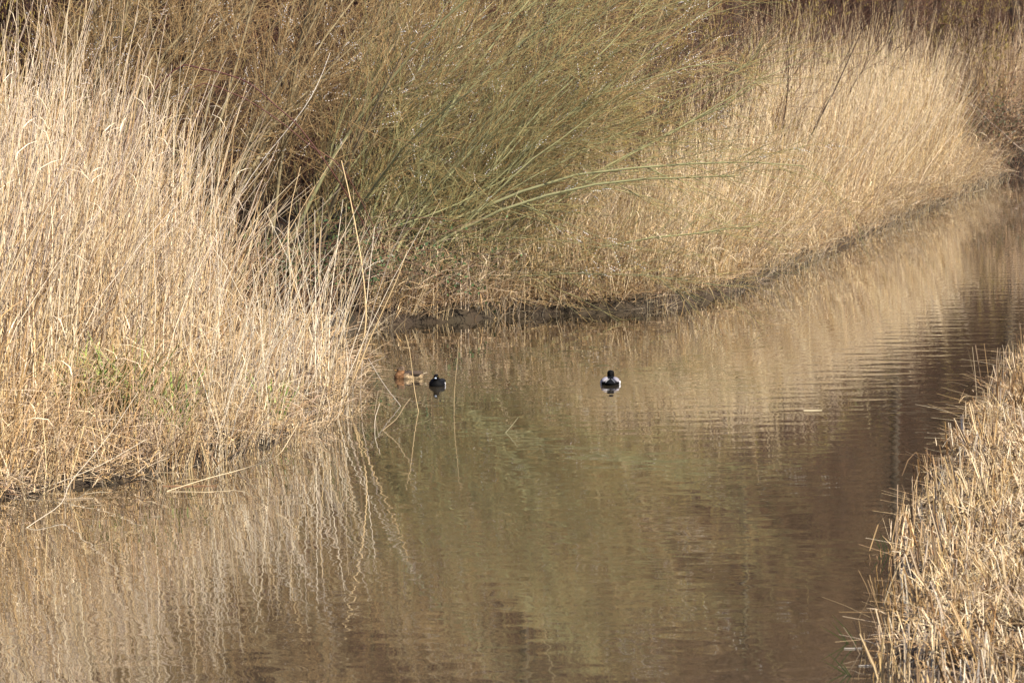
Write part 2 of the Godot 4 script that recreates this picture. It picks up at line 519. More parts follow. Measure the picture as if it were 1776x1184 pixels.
func build_single_reeds() -> void:
	var gold := Color(0.62, 0.46, 0.24)
	var pale := Color(0.66, 0.57, 0.42)
	var grey := Color(0.36, 0.31, 0.25)
	stem("tallest curved golden reed at the tip of the near reed bed", [[-2.44, 3.43, -49.4], [-2.33, 2.98, -49.3], [-2.23, 2.48, -49.2], [-2.14, 1.95, -49.1], [-2.09, 1.41, -49.1], [-2.10, 1.04, -49.1], [-2.20, 0.62, -49.2], [-2.40, -0.05, -49.3]], 0.014, 0.006, gold)
	stem("straight reed leaning right over the water from the near bed's tip", [[-1.48, 2.21, -48.7], [-1.62, 1.82, -48.8], [-1.81, 1.39, -48.9], [-2.00, 0.97, -49.0], [-2.22, 0.44, -49.1], [-2.44, -0.07, -49.2]], 0.013, 0.008, gold)
	stem("upright reed just left of the tallest curved reed", [[-2.70, 2.53, -48.7], [-2.73, 1.92, -48.6], [-2.70, 1.34, -48.6], [-2.67, 0.85, -48.6], [-2.59, 0.44, -48.6], [-2.48, -0.03, -48.6]], 0.009, 0.004, gold)
	stem("slim reed bowing outward behind the tallest curved reed", [[-1.98, 2.46, -49.7], [-2.05, 1.84, -49.6], [-2.12, 1.25, -49.5], [-2.34, 0.59, -49.5], [-2.41, 0.0, -49.5]], 0.008, 0.004, pale)
	stem("long reed curving back to the left at the near bed's edge", [[-2.98, 3.39, -48.7], [-3.14, 2.66, -48.6], [-3.11, 1.93, -48.5], [-2.91, 1.19, -48.5], [-2.67, 0.54, -48.5], [-2.55, 0.0, -48.5]], 0.009, 0.004, gold)
	stem("diagonal reed crossing in front of the near bed's tip", [[-1.95, 2.37, -46.6], [-2.14, 1.82, -46.7], [-2.35, 1.35, -46.8], [-2.55, 0.95, -46.9], [-2.83, 0.39, -47.0], [-3.03, -0.12, -47.1]], 0.008, 0.004, pale)
	stem("lone reed with two snapped side leaves standing in water before the brown duck", [[-1.49, 1.08, -48.0], [-1.43, 0.84, -48.0], [-1.39, 0.51, -48.0], [-1.36, 0.27, -48.0], [-1.30, -0.06, -48.0]], 0.0065, 0.0045, Color(0.48, 0.36, 0.19), [[[-1.43, 1.01, -48.0], [-1.37, 1.08, -48.0]], [[-1.42, 0.89, -48.0], [-1.53, 0.90, -48.0]]])
	stem("thin lone reed with hooked tip standing in open water", [[-0.68, 1.08, -48.0], [-0.74, 1.02, -48.0], [-0.76, 0.76, -48.0], [-0.79, 0.47, -48.0], [-0.81, 0.19, -48.0], [-0.81, -0.06, -48.0]], 0.0045, 0.003, Color(0.44, 0.33, 0.18))
	stem("grey reed slanting down into the water toward the lone reed", [[-2.05, 0.65, -48.9], [-1.92, 0.46, -48.7], [-1.76, 0.23, -48.6], [-1.60, 0.03, -48.6], [-1.54, -0.08, -48.6]], 0.006, 0.004, grey)
	stem("broken reed stub angled up out of the water below the brown duck", [[-1.36, 0.44, -46.0], [-1.45, 0.32, -46.0], [-1.55, 0.16, -46.0], [-1.70, 0.03, -46.0], [-1.85, -0.11, -46.0]], 0.007, 0.005, Color(0.42, 0.32, 0.18))
	stem("short crooked reed stub beside the angled broken stub", [[-1.78, 0.34, -46.2], [-1.84, 0.16, -46.2], [-1.85, 0.01, -46.2], [-1.83, -0.11, -46.2]], 0.006, 0.004, pale)
	stem("faint small twig poking from mid-channel water", [[0.08, 0.20, -45.8], [-0.03, 0.06, -45.8], [-0.17, -0.09, -45.8]], 0.005, 0.003, Color(0.4, 0.36, 0.2), [], "reed_twig")
	stem("pale reed arching down into the water at the lower left", [[-4.38, 1.24, -40.2], [-4.65, 0.83, -40.0], [-4.85, 0.57, -39.8], [-5.10, 0.27, -39.5], [-5.13, 0.12, -38.9], [-5.30, 0.05, -38.1], [-5.42, -0.02, -37.9]], 0.0055, 0.004, Color(0.5, 0.42, 0.3))
	stem("kinked reed lying low across the water's edge below the near bed", [[-2.58, 0.71, -41.5], [-2.69, 0.52, -41.4], [-2.84, 0.33, -41.2], [-3.25, 0.14, -41.5], [-3.66, 0.08, -41.1], [-4.10, 0.0, -40.6]], 0.0055, 0.004, Color(0.55, 0.44, 0.27))
	stem("long reed slumped toward the lower left corner of the water", [[-4.40, 0.54, -41.2], [-4.90, 0.28, -40.9], [-5.37, 0.12, -40.5], [-5.74, 0.03, -40.2], [-5.99, -0.04, -39.8]], 0.0055, 0.004, Color(0.5, 0.42, 0.3))
	stem("bleached white stem slanting up in front of the willow", [[-3.01, 4.77, -57.4], [-3.18, 4.32, -57.2], [-3.41, 3.89, -57.0], [-3.78, 3.42, -57.0], [-4.16, 2.94, -57.0], [-4.6, 2.2, -57.0], [-5.0, 0.7, -57.2]], 0.008, 0.004, Color(0.58, 0.52, 0.42), [], "dead_stem", "stem")
	# bramble canes
	stem("dark red bramble cane arching over the near reeds", [[-2.3, 1.6, -57.5], [-2.81, 2.64, -56.6], [-3.46, 3.56, -56.5], [-3.84, 3.91, -56.5], [-4.21, 4.24, -56.5], [-4.54, 4.40, -56.5], [-5.03, 4.52, -56.5], [-5.52, 4.50, -56.5], [-6.3, 3.4, -56.6], [-6.9, 0.8, -56.8]], 0.014, 0.010, Color(0.09, 0.035, 0.025), [], "bramble_cane", "bramble")
	stem("second dark bramble cane just below the arching one", [[-2.1, 1.4, -57.6], [-2.73, 2.81, -56.8], [-3.29, 3.24, -56.8], [-3.95, 3.76, -56.8], [-4.61, 4.13, -56.8], [-5.27, 4.2, -56.8], [-6.0, 3.0, -56.9], [-6.5, 0.8, -57.0]], 0.011, 0.008, Color(0.10, 0.04, 0.03), [], "bramble_cane", "bramble")
	# loose stems around the tip, each on its own
	var r := RandomNumberGenerator.new()
	r.seed = 404
	for k in 210:
		var t := r.randf()
		var base := Vector3(lerpf(-2.5, -3.9, t) + r.randfn(0, 0.22), 0, lerpf(-51.0, -43.2, t) + r.randfn(0, 0.4))
		var s := far_inland(Vector2(base.x, base.z))
		if s < -0.25 or base.z < -50.2: continue
		base.y = ground_at(base.x, base.z) - 0.05
		var h := r.randf_range(1.3, 3.1) * lerpf(1.0, 0.8, t)
		var lean := Vector3(clampf(r.randfn(0.15, 0.24), -0.4, 0.2 + 0.5 * t), 0, r.randfn(0.0, 0.12))
		var g := Geo.new()
		var c := straw(r)
		var leafy := r.randi_range(0, 1)
		add_reed(g, Vector3.ZERO, h, lean, r.randf_range(0.007, 0.011), c, leafy, r)
		single("leaning_reed", g.mesh(), M.reed, "%s %s reed %s%s at the near bed's %s" % [["short", "medium", "tall"][clampi(int((h - 1.1) / 0.65), 0, 2)], hue(c), ["leaning left", "nearly upright", "leaning right", "slanting steeply right"][0 if lean.x < -0.06 else 1 if lean.x < 0.1 else 2 if lean.x < 0.32 else 3], ["", " with a dry leaf"][leafy], ["far tip", "tip", "outer edge", "front corner"][clampi(int(t * 4.0), 0, 3)]], "reed", "loose leaning reeds at the near bed's edge", base)
	for k in 70:
		var x := r.randf_range(-7.6, -4.0)
		var z := r.randf_range(-52.0, -44.0)
		if far_inland(Vector2(x, z)) < 0.8: continue
		var g := Geo.new()
		var c := straw(r)
		var h := r.randf_range(3.3, 4.6)
		var lx := r.randfn(0.05, 0.07)
		add_reed(g, Vector3.ZERO, h, Vector3(lx, 0, r.randfn(0, 0.05)), 0.008, c, r.randi_range(0, 2), r)
		single("tall_reed", g.mesh(), M.reed, "%s %s reed, %s, rising above the %s of the near reed bed" % ["very tall" if h > 3.95 else "tall", hue(c), "tilted left" if lx < 0.0 else "straight" if lx < 0.07 else "tilted right", ["left end", "middle", "right end"][clampi(int((x + 7.6) / 1.2), 0, 2)]], "reed", "tall reeds above the near bed", Vector3(x, ground_at(x, z) - 0.05, z))

# ------------------------------------------------------------------ cut bank on the right
func build_stubble() -> void:
	var st := []
	var th := []
	for k in 8:
		st.append(clump("stubble", 500 + k))
		th.append(clump("thatch", 600 + k))
	var bed := thing("reed_stubble", Vector3.ZERO, "mown straw-coloured reed stubble covering the right-hand bank", "stubble", "", "stuff")
	scatter(bed, "stubble_clumps", st, Rect2(2.6, -70, 12, 46), 5200, 51, func(p, r):
		var s := near_inland(p)
		if s < -0.08 or s > 4.5: return []
		var patch := lump.get_noise_2d(p.x * 22.0 + 40.0, p.y * 22.0)
		if r.randf() < 0.45 - patch * 0.9: return []
		return [r.randf_range(0.5, 1.2) * (1.0 + patch) * (1.2 - 0.6 * smoothstep(0.2, 1.4, s)), r.randfn(0, 0.1), r.randfn(0, 0.1), tone(r, Color(0.52, 0.4, 0.27) if r.randf() < 0.45 else Color(0.84, 0.75, 0.6), 0.3), ground_at(p.x, p.y), 1.35], M.reed)
	scatter(bed, "thatch", th, Rect2(2.6, -70, 12, 46), 7000, 52, func(p, r):
		var s := near_inland(p)
		if s < 0.35 or s > 5.0 or r.randf() > 0.2 + 0.5 * s: return []
		return [r.randf_range(0.7, 1.3), 0.0, 0.0, tone(r, Color(0.88, 0.8, 0.66), 0.25), ground_at(p.x, p.y) + r.randf_range(0.0, 0.12)], M.reed)
	var lt := []
	for k in 4:
		lt.append(clump("litter", 650 + k))
	scatter(bed, "fallen_straw", lt, Rect2(2.6, -70, 12, 46), 2600, 53, func(p, r):
		var s := near_inland(p)
		if s < 0.1 or s > 4.5: return []
		return [0.6, r.randfn(0, 0.1), r.randfn(0, 0.1), tone(r, Color(0.62, 0.5, 0.37) if r.randf() < 0.5 else Color(0.85, 0.78, 0.66), 0.3), ground_at(p.x, p.y) + r.randf_range(0.0, 0.12), 0.8], M.reed)
	var r := RandomNumberGenerator.new()
	r.seed = 88
	var made := 0
	while made < 170:
		var z := -27.5 - 22.0 * pow(r.randf(), 1.5)
		var x := r.randf_range(2.8, 8.0)
		var s := near_inland(Vector2(x, z))
		if s < -0.06 or s > 1.1 or r.randf() < s * 0.6: continue
		made += 1
		var o := Node3D.new()
		var g := Geo.new()
		var h := r.randf_range(0.25, 0.55)
		var lean := Vector3(r.randfn(-0.02, 0.13), 0, r.randfn(0.03, 0.13))
		var c := straw(r)
		var p := reed_points(Vector3.ZERO, h, lean, 1.15, 3, r)
		g.tube(p, r.randf_range(0.005, 0.009), r.randf_range(0.004, 0.007), 6, c, c)
		o.name = numbered("reed_stub")
		add_child(o)
		o.position = Vector3(x, ground_at(x, z) - 0.05, z)
		tag(o, "%s %s cut reed stub %s on the %s of the mown bank" % ["short" if h < 0.33 else "medium" if h < 0.45 else "long", hue(c), "tilted outward" if lean.x < -0.1 else "tilted inland" if lean.x > 0.1 else "standing straight", "near end" if z > -33.0 else "middle" if z > -40.0 else "far end"], "reed stub", "cut reed stubs along the right-hand bank edge")
		part("stalk", g.mesh(), M.reed, o)
		for q in r.randi_range(1, 2):
			var a := r.randf() * TAU
			var out := Vector3(-sin(a), 0, cos(a))
			var lg := Geo.new()
			var e := r.randf_range(0.02, 0.09)
			lg.ribbon(PackedVector3Array([p[0] + out * 0.006, p[1] + out * 0.012, p[2] + out * (0.012 + e * 0.4), p[3] + out * e]), PackedFloat32Array([0.010, r.randf_range(0.009, 0.016), r.randf_range(0.007, 0.013), 0.003]), Vector3(cos(a), 0, sin(a)), straw(r))
			part("leaf_sheath", lg.mesh(), M.reed, o)

# ------------------------------------------------------------------ shrubs and trees
func bend_path(at: Vector3, d: Vector3, length: float, pull: Vector3, steps: int, jitter: float, r: RandomNumberGenerator) -> PackedVector3Array:
	var p := PackedVector3Array([at])
	var q := at
	var dir := d.normalized()
	for k in steps:
		dir = (dir + pull / steps + Vector3(r.randfn(0, jitter), r.randfn(0, jitter), r.randfn(0, jitter))).normalized()
		q += dir * length / steps
		p.append(q)
	return p

func along(p: PackedVector3Array, t: float) -> Array:
	var f := clampf(t, 0.0, 0.999) * (p.size() - 1)
	var i := int(f)
	return [p[i].lerp(p[i + 1], f - i), (p[i + 1] - p[i]).normalized()]

func off(d: Vector3, angle: float, r: RandomNumberGenerator) -> Vector3:
	var u := d.cross(Vector3(r.randfn(), r.randfn(), r.randfn())).normalized()
	return (d * cos(angle) + u * sin(angle)).normalized()

# one limb with its side shoots and twigs; catkins go to `tufts`
func limb(wood: Geo, twigs: Geo, tufts: Geo, at: Vector3, d: Vector3, length: float, rad: float, pull: Vector3, o: Dictionary, r: RandomNumberGenerator) -> void:
	var cw: Color = o.wood
	var p := bend_path(at, d, length, pull + Vector3(r.randfn(0, 0.25), r.randfn(0, 0.2), r.randfn(0, 0.25)), 9, 0.06, r)
	var c := cw * r.randf_range(0.8, 1.2)
	wood.tube(p, rad, rad * 0.2, 5, c, c.lerp(o.twig, 0.5))
	for k in int(o.shoots):
		var t := r.randf_range(0.1, 1.0)
		var s := along(p, t)
		var l: float = length * r.randf_range(0.16, 0.5) * (1.15 - t * 0.7)
		var q := bend_path(s[0], off(s[1], r.randf_range(0.2, o.spread), r), l, Vector3(0, r.randfn(0.05, 0.2), 0) + pull * 0.3, 5, 0.09, r)
		var cc: Color = (o.twig as Color).lerp(cw, r.randf()) * r.randf_range(0.75, 1.25)
		twigs.tube(q, maxf(rad * 0.28 * (1.0 - t * 0.5), 0.005), 0.0028, 3, cc, cc)
		var furry: bool = r.randf() < o.catkin
		for m in int(o.twigs):
			var u := along(q, r.randf_range(0.1, 1.0))
			var e := bend_path(u[0], off(u[1], r.randf_range(0.2, o.spread), r), r.randf_range(0.25, 1.0) * o.reach, Vector3(0, r.randfn(0.0, 0.25), 0), 3, 0.11, r)
			var ct: Color = (o.twig as Color).lerp(o.twig2, r.randf()) * r.randf_range(0.75, 1.25)
			twigs.tube(e, 0.0042, 0.0022, 3, ct, ct)
			if furry:
				var from := r.randf_range(0.1, 0.6)
				for x in 5:
					var f := along(e, from + x * 0.075)
					if o.hang:
						tufts.blob(f[0] + Vector3(0, -0.035, 0), Vector3(r.randfn(0, 0.1), -1, r.randfn(0, 0.1)), 0.03 + r.randf() * 0.015, 0.006, o.tuft)
					else:
						tufts.blob(f[0] + off(f[1], 1.2, r) * 0.008, f[1], 0.011, 0.0075, o.tuft)

func shrub(called: String, at: Vector3, label: String, category: String, group: String, o: Dictionary, sd: int) -> Node3D:
	var root := thing(called, at, label, category, group)
	var r := RandomNumberGenerator.new()
	r.seed = sd
	var tw := Geo.new()
	var tufts := Geo.new()
	for k in int(o.limbs):
		var wood := Geo.new()
		var a := r.randf_range(o.az.x, o.az.y)
		var el := r.randf_range(o.el.x, o.el.y)
		var d := Vector3(cos(a) * cos(el), sin(el), sin(a) * cos(el))
		var b := Vector3(r.randfn(0, o.root.x), 0, r.randfn(0, o.root.y))
		while far_inland(Vector2(at.x + b.x, at.z + b.z)) < 0.7:
			b += Vector3(-0.2, 0, -0.4)
		b.y = ground_at(at.x + b.x, at.z + b.z) - at.y - 0.1
		limb(wood, tw, tufts, b, d, r.randf_range(o.len.x, o.len.y), r.randf_range(o.rad.x, o.rad.y), Vector3(o.pull) * r.randf_range(0.3, 1.3), o, r)
		part("branch", wood.mesh(), M.bark, root)
	part("twigs", tw.mesh(), M.bark, root).set_meta("kind", "stuff")
	if tufts.v.size() > 0:
		part("catkins", tufts.mesh(), M.catkin, root).set_meta("kind", "stuff")
	return root

func copy_of(o: Node3D, called: String, at: Vector3, turn: float, size: Vector3, label: String) -> Node3D:
	var c: Node3D = o.duplicate()
	c.name = numbered(called)
	add_child(c)
	c.position = at
	c.rotation.y = turn
	c.scale = size
	c.set_meta("label", label)
	return c

func build_shrubs() -> void:
	var green := Color(0.24, 0.235, 0.125)
	var brown := Color(0.36, 0.225, 0.095)
	var o := {"wood": green, "twig": Color(0.265, 0.255, 0.11), "twig2": brown, "shoots": 22, "twigs": 8, "spread": 0.75, "reach": 1.05, "catkin": 0.055, "hang": false, "tuft": Color(0.72, 0.7, 0.68), "limbs": 44, "az": Vector2(-0.9, 0.75), "el": Vector2(0.42, 1.3), "root": Vector2(0.95, 0.6), "len": Vector2(5.0, 9.2), "rad": Vector2(0.014, 0.046), "pull": Vector3(0.6, -0.3, 0)}
	shrub("willow_shrub", Vector3(-2.9, 0.5, -62.0), "large olive-green willow shrub fanning its bare branches right over the far reeds", "shrub", "", o, 1001)
	# low limbs sweeping out over the bank
	o.limbs = 6; o.el = Vector2(0.3, 0.6); o.az = Vector2(-0.5, 0.3); o.len = Vector2(3.5, 6.0); o.pull = Vector3(0.35, -0.25, 0); o.root = Vector2(1.2, 0.5); o.catkin = 0.03
	shrub("willow_shrub", Vector3(-2.4, 0.45, -61.8), "low willow at the water's edge with boughs sweeping sideways under the larger one", "shrub", "", o, 1002)
	# upright willow further left
	o.limbs = 26; o.el = Vector2(0.8, 1.5); o.az = Vector2(-1.6, 1.6); o.len = Vector2(5.0, 8.5); o.pull = Vector3(0.25, 0.0, 0); o.root = Vector2(1.2, 0.8); o.catkin = 0.1; o.wood = Color(0.26, 0.22, 0.13); o.twig = Color(0.31, 0.23, 0.12)
	shrub("willow_shrub", Vector3(-4.6, 0.8, -62.5), "upright brown willow thicket behind the near reed bed", "shrub", "", o, 1003)
	var w := shrub("willow_shrub", Vector3(-8.0, 1.0, -61.5), "grey-brown willow at the upper left edge behind the reeds", "shrub", "", o, 1004)
	copy_of(w, "willow_shrub", Vector3(-1.2, 1.0, -67.0), 0.6, Vector3.ONE, "willow standing behind the large fanning one, mostly hidden by it")
	# hazels with hanging catkins along the back
	var hz := {"wood": Color(0.1, 0.075, 0.055), "twig": Color(0.08, 0.048, 0.037), "twig2": Color(0.15, 0.078, 0.046), "shoots": 14, "twigs": 6, "spread": 0.9, "reach": 1.0, "catkin": 0.3, "hang": true, "tuft": Color(0.33, 0.26, 0.08), "limbs": 28, "az": Vector2(-3.1, 3.1), "el": Vector2(1.15, 1.52), "root": Vector2(1.2, 0.8), "len": Vector2(3.5, 7.0), "rad": Vector2(0.012, 0.026), "pull": Vector3(0.0, 0.0, 0)}
	var h := shrub("hazel_shrub", Vector3(1.6, 1.0, -70.5), "hazel with yellow hanging catkins behind the pale reeds at top centre", "shrub", "hazels behind the far reeds", hz, 1101)
	hz.catkin = 0.07
	var h2 := shrub("hazel_shrub", Vector3(4.6, 1.1, -76.0), "dark brown hazel filling the gap between willow tips and golden reeds", "shrub", "hazels behind the far reeds", hz, 1102)
	var spots := [[h2, 5.6, -84.5, 1.2, "brown hazel thicket above the middle of the golden reed bed"], [h, 7.6, -92.0, 2.4, "brown hazel thicket above the widest part of the golden reeds"], [h2, 9.6, -100.0, 3.3, "brown hazel standing behind the far end of the golden reeds"], [h, 13.4, -108.0, 0.5, "hazel behind the last reeds near the upper right corner"], [h2, 17.5, -113.0, 4.4, "hazel at the upper right corner beside the dark trunk"], [h2, 2.6, -80.0, 5.0, "hazel deep in the thicket behind the catkin hazel"], [h, -2.5, -76.0, 1.9, "hazel behind the willows at the top of the picture"], [h2, -6.5, -71.0, 2.9, "hazel behind the upright willow thicket"], [h, -10.5, -69.0, 0.9, "hazel at the far upper left behind the reeds"]]
	for s in spots:
		copy_of(s[0], "hazel_shrub", Vector3(s[1], ground_at(s[1], s[2]), s[2]), s[3], Vector3.ONE * 1.05, s[4])

func bare_tree(at: Vector3, tall: float, label: String, sd: int) -> Node3D:
	var root := thing("bare_tree", at, label, "tree", "bare trees behind the thicket")
	var r := RandomNumberGenerator.new()
	r.seed = sd
	var c := Color(0.085, 0.07, 0.05)
	var g := Geo.new()
	var p := bend_path(Vector3(0, -0.2, 0), Vector3(r.randfn(0, 0.05), 1, r.randfn(0, 0.05)), tall * 0.85, Vector3.ZERO, 9, 0.04, r)
	g.tube(p, tall * 0.017, tall * 0.003, 8, c, c)
	part("trunk", g.mesh(), M.bark, root)
	var crown := Geo.new()
	var none := Geo.new()
	var o := {"wood": c, "twig": Color(0.15, 0.095, 0.055), "twig2": Color(0.2, 0.12, 0.06), "shoots": 15, "twigs": 7, "spread": 0.9, "reach": 1.9, "catkin": 0.0, "hang": false, "tuft": c}
	for k in 30:
		var t := 0.36 + 0.64 * pow(r.randf(), 0.8)
		var s := along(p, t)
		var a := r.randf() * TAU
		var lg := Geo.new()
		limb(lg, crown, none, s[0], Vector3(cos(a), r.randf_range(0.25, 1.2), sin(a)), tall * r.randf_range(0.22, 0.4) * (1.2 - 0.6 * t), tall * 0.0055 * (1.2 - t), Vector3(0, 0.3, 0), o, r)
		part("limb", lg.mesh(), M.bark, root)
	part("crown", crown.mesh(), M.bark, root).set_meta("kind", "stuff")
	return root

func build_woods() -> void:
	var a := bare_tree(Vector3(16.6, ground_at(16.6, -113.5), -113.5), 15.0, "bare tree whose dark trunk shows in the upper right corner", 2001)
	var b := bare_tree(Vector3(6.0, ground_at(6.0, -92.0), -92.0), 14.0, "bare brown tree behind the hazel thicket at top right", 2002)
	var list := [[a, 0.5, -86.0, 1.0, "bare tree behind the willows at top centre"], [b, -6.0, -83.0, 2.0, "bare tree behind the upright willow thicket"], [b, 11.0, -104.0, 4.1, "bare tree behind the far end of the golden reeds"]]
	for s in list:
		copy_of(s[0], "bare_tree", Vector3(s[1], ground_at(s[1], s[2]), s[2]), s[3], Vector3.ONE * 1.1, s[4])
	# the wood on the added slope behind, and the tangle of undergrowth between
	var r := RandomNumberGenerator.new()
	r.seed = 61
	var brush := []
	for k in 5:
		var w := Geo.new()
		var tw := Geo.new()
		var no := Geo.new()
		var o := {"wood": Color(0.11, 0.085, 0.06), "twig": Color(0.07, 0.042, 0.034), "twig2": Color(0.13, 0.068, 0.042), "shoots": 9, "twigs": 6, "spread": 1.0, "reach": 0.9, "catkin": 0.0, "hang": false, "tuft": Color.WHITE}
		for q in 9:
			var az := r.randf() * TAU
			limb(w, tw, no, Vector3(r.randfn(0, 0.3), -0.1, r.randfn(0, 0.3)), Vector3(cos(az), r.randf_range(0.8, 2.5), sin(az)), r.randf_range(2.0, 3.8), 0.018, Vector3(0, 0.1, 0), o, r)
		w.v.append_array(PackedVector3Array())
		var base := w.v.size()
		w.v.append_array(tw.v); w.n.append_array(tw.n); w.c.append_array(tw.c)
		for q in tw.ix: w.ix.append(q + base)
		brush.append(w.mesh())
	var under := thing("undergrowth", Vector3.ZERO, "tangle of brown twigs and scrub behind the far reeds", "undergrowth", "", "stuff")
	scatter(under, "scrub", brush, Rect2(-24, -122, 60, 62), 1400, 71, func(p, rr):
		var s := far_inland(p)
		if s < 6.6 or s > 30.0 or (p.x > 11.0 and s < 10.0): return []
		if p.x < -1.0 and s < 7.0: return []
		return [rr.randf_range(0.7, 1.3), rr.randfn(0, 0.1), rr.randfn(0, 0.1), tone(rr, Color(1, 0.92, 0.85), 0.2)], M.bark)
	var wood := thing("woodland", Vector3.ZERO, "bare brown woodland rising on the added slope behind everything", "woodland", "", "stuff")
	scatter(wood, "scrub", brush, Rect2(-45, -150, 110, 78), 600, 72, func(p, rr):
		var s := far_inland(p)
		if s < 13.0 or s > 48.0: return []
		return [rr.randf_range(3.0, 4.4), rr.randfn(0, 0.05), rr.randfn(0, 0.05), tone(rr, Color(0.9, 0.85, 0.8), 0.2), ground_at(p.x, p.y), 3.2], M.bark)

# ------------------------------------------------------------------ brambles, sedge, flotsam
func bramble(called: String, at: Vector3, size: Vector3, canes: int, leaves: int, label: String, sd: int, green: float) -> void:
	var root := thing(called, at, label, "bramble")
	var r := RandomNumberGenerator.new()
	r.seed = sd
	var fol := Geo.new()
	for k in canes:
		var g := Geo.new()
		var a := r.randf() * TAU
		var b := Vector3(r.randfn(0, 0.35) * size.x, 0, r.randfn(0, 0.35) * size.z)
		b.y = ground_at(at.x + b.x, at.z + b.z) - at.y - 0.05
		var d := Vector3(cos(a) * 0.6, 1.2, sin(a) * 0.6)
		var c := Color(0.13, 0.065, 0.045).lerp(Color(0.22, 0.15, 0.09), r.randf())
		var p := bend_path(b, d, size.y * r.randf_range(1.0, 2.0), Vector3(cos(a) * 0.5, -1.3, sin(a) * 0.5), 8, 0.08, r)
		g.tube(p, 0.009, 0.005, 4, c, c)
		part("cane", g.mesh(), M.bark, root)
		for q in leaves:
			var s := along(p, r.randf_range(0.2, 1.0))
			var ld := off(s[1], 1.2, r)
			var lc := Color(0.09, 0.065, 0.04).lerp(Color(0.05, 0.085, 0.03), 1.0 if r.randf() < green else r.randf() * 0.3)
			fol.leaf(s[0] + ld * r.randf_range(0.0, 0.12), ld, ld.cross(Vector3(r.randfn(), r.randfn(), r.randfn())).normalized(), r.randf_range(0.05, 0.1), 0.022, lc * r.randf_range(0.7, 1.5))
	part("foliage", fol.mesh(), M.leaf, root).set_meta("kind", "stuff")

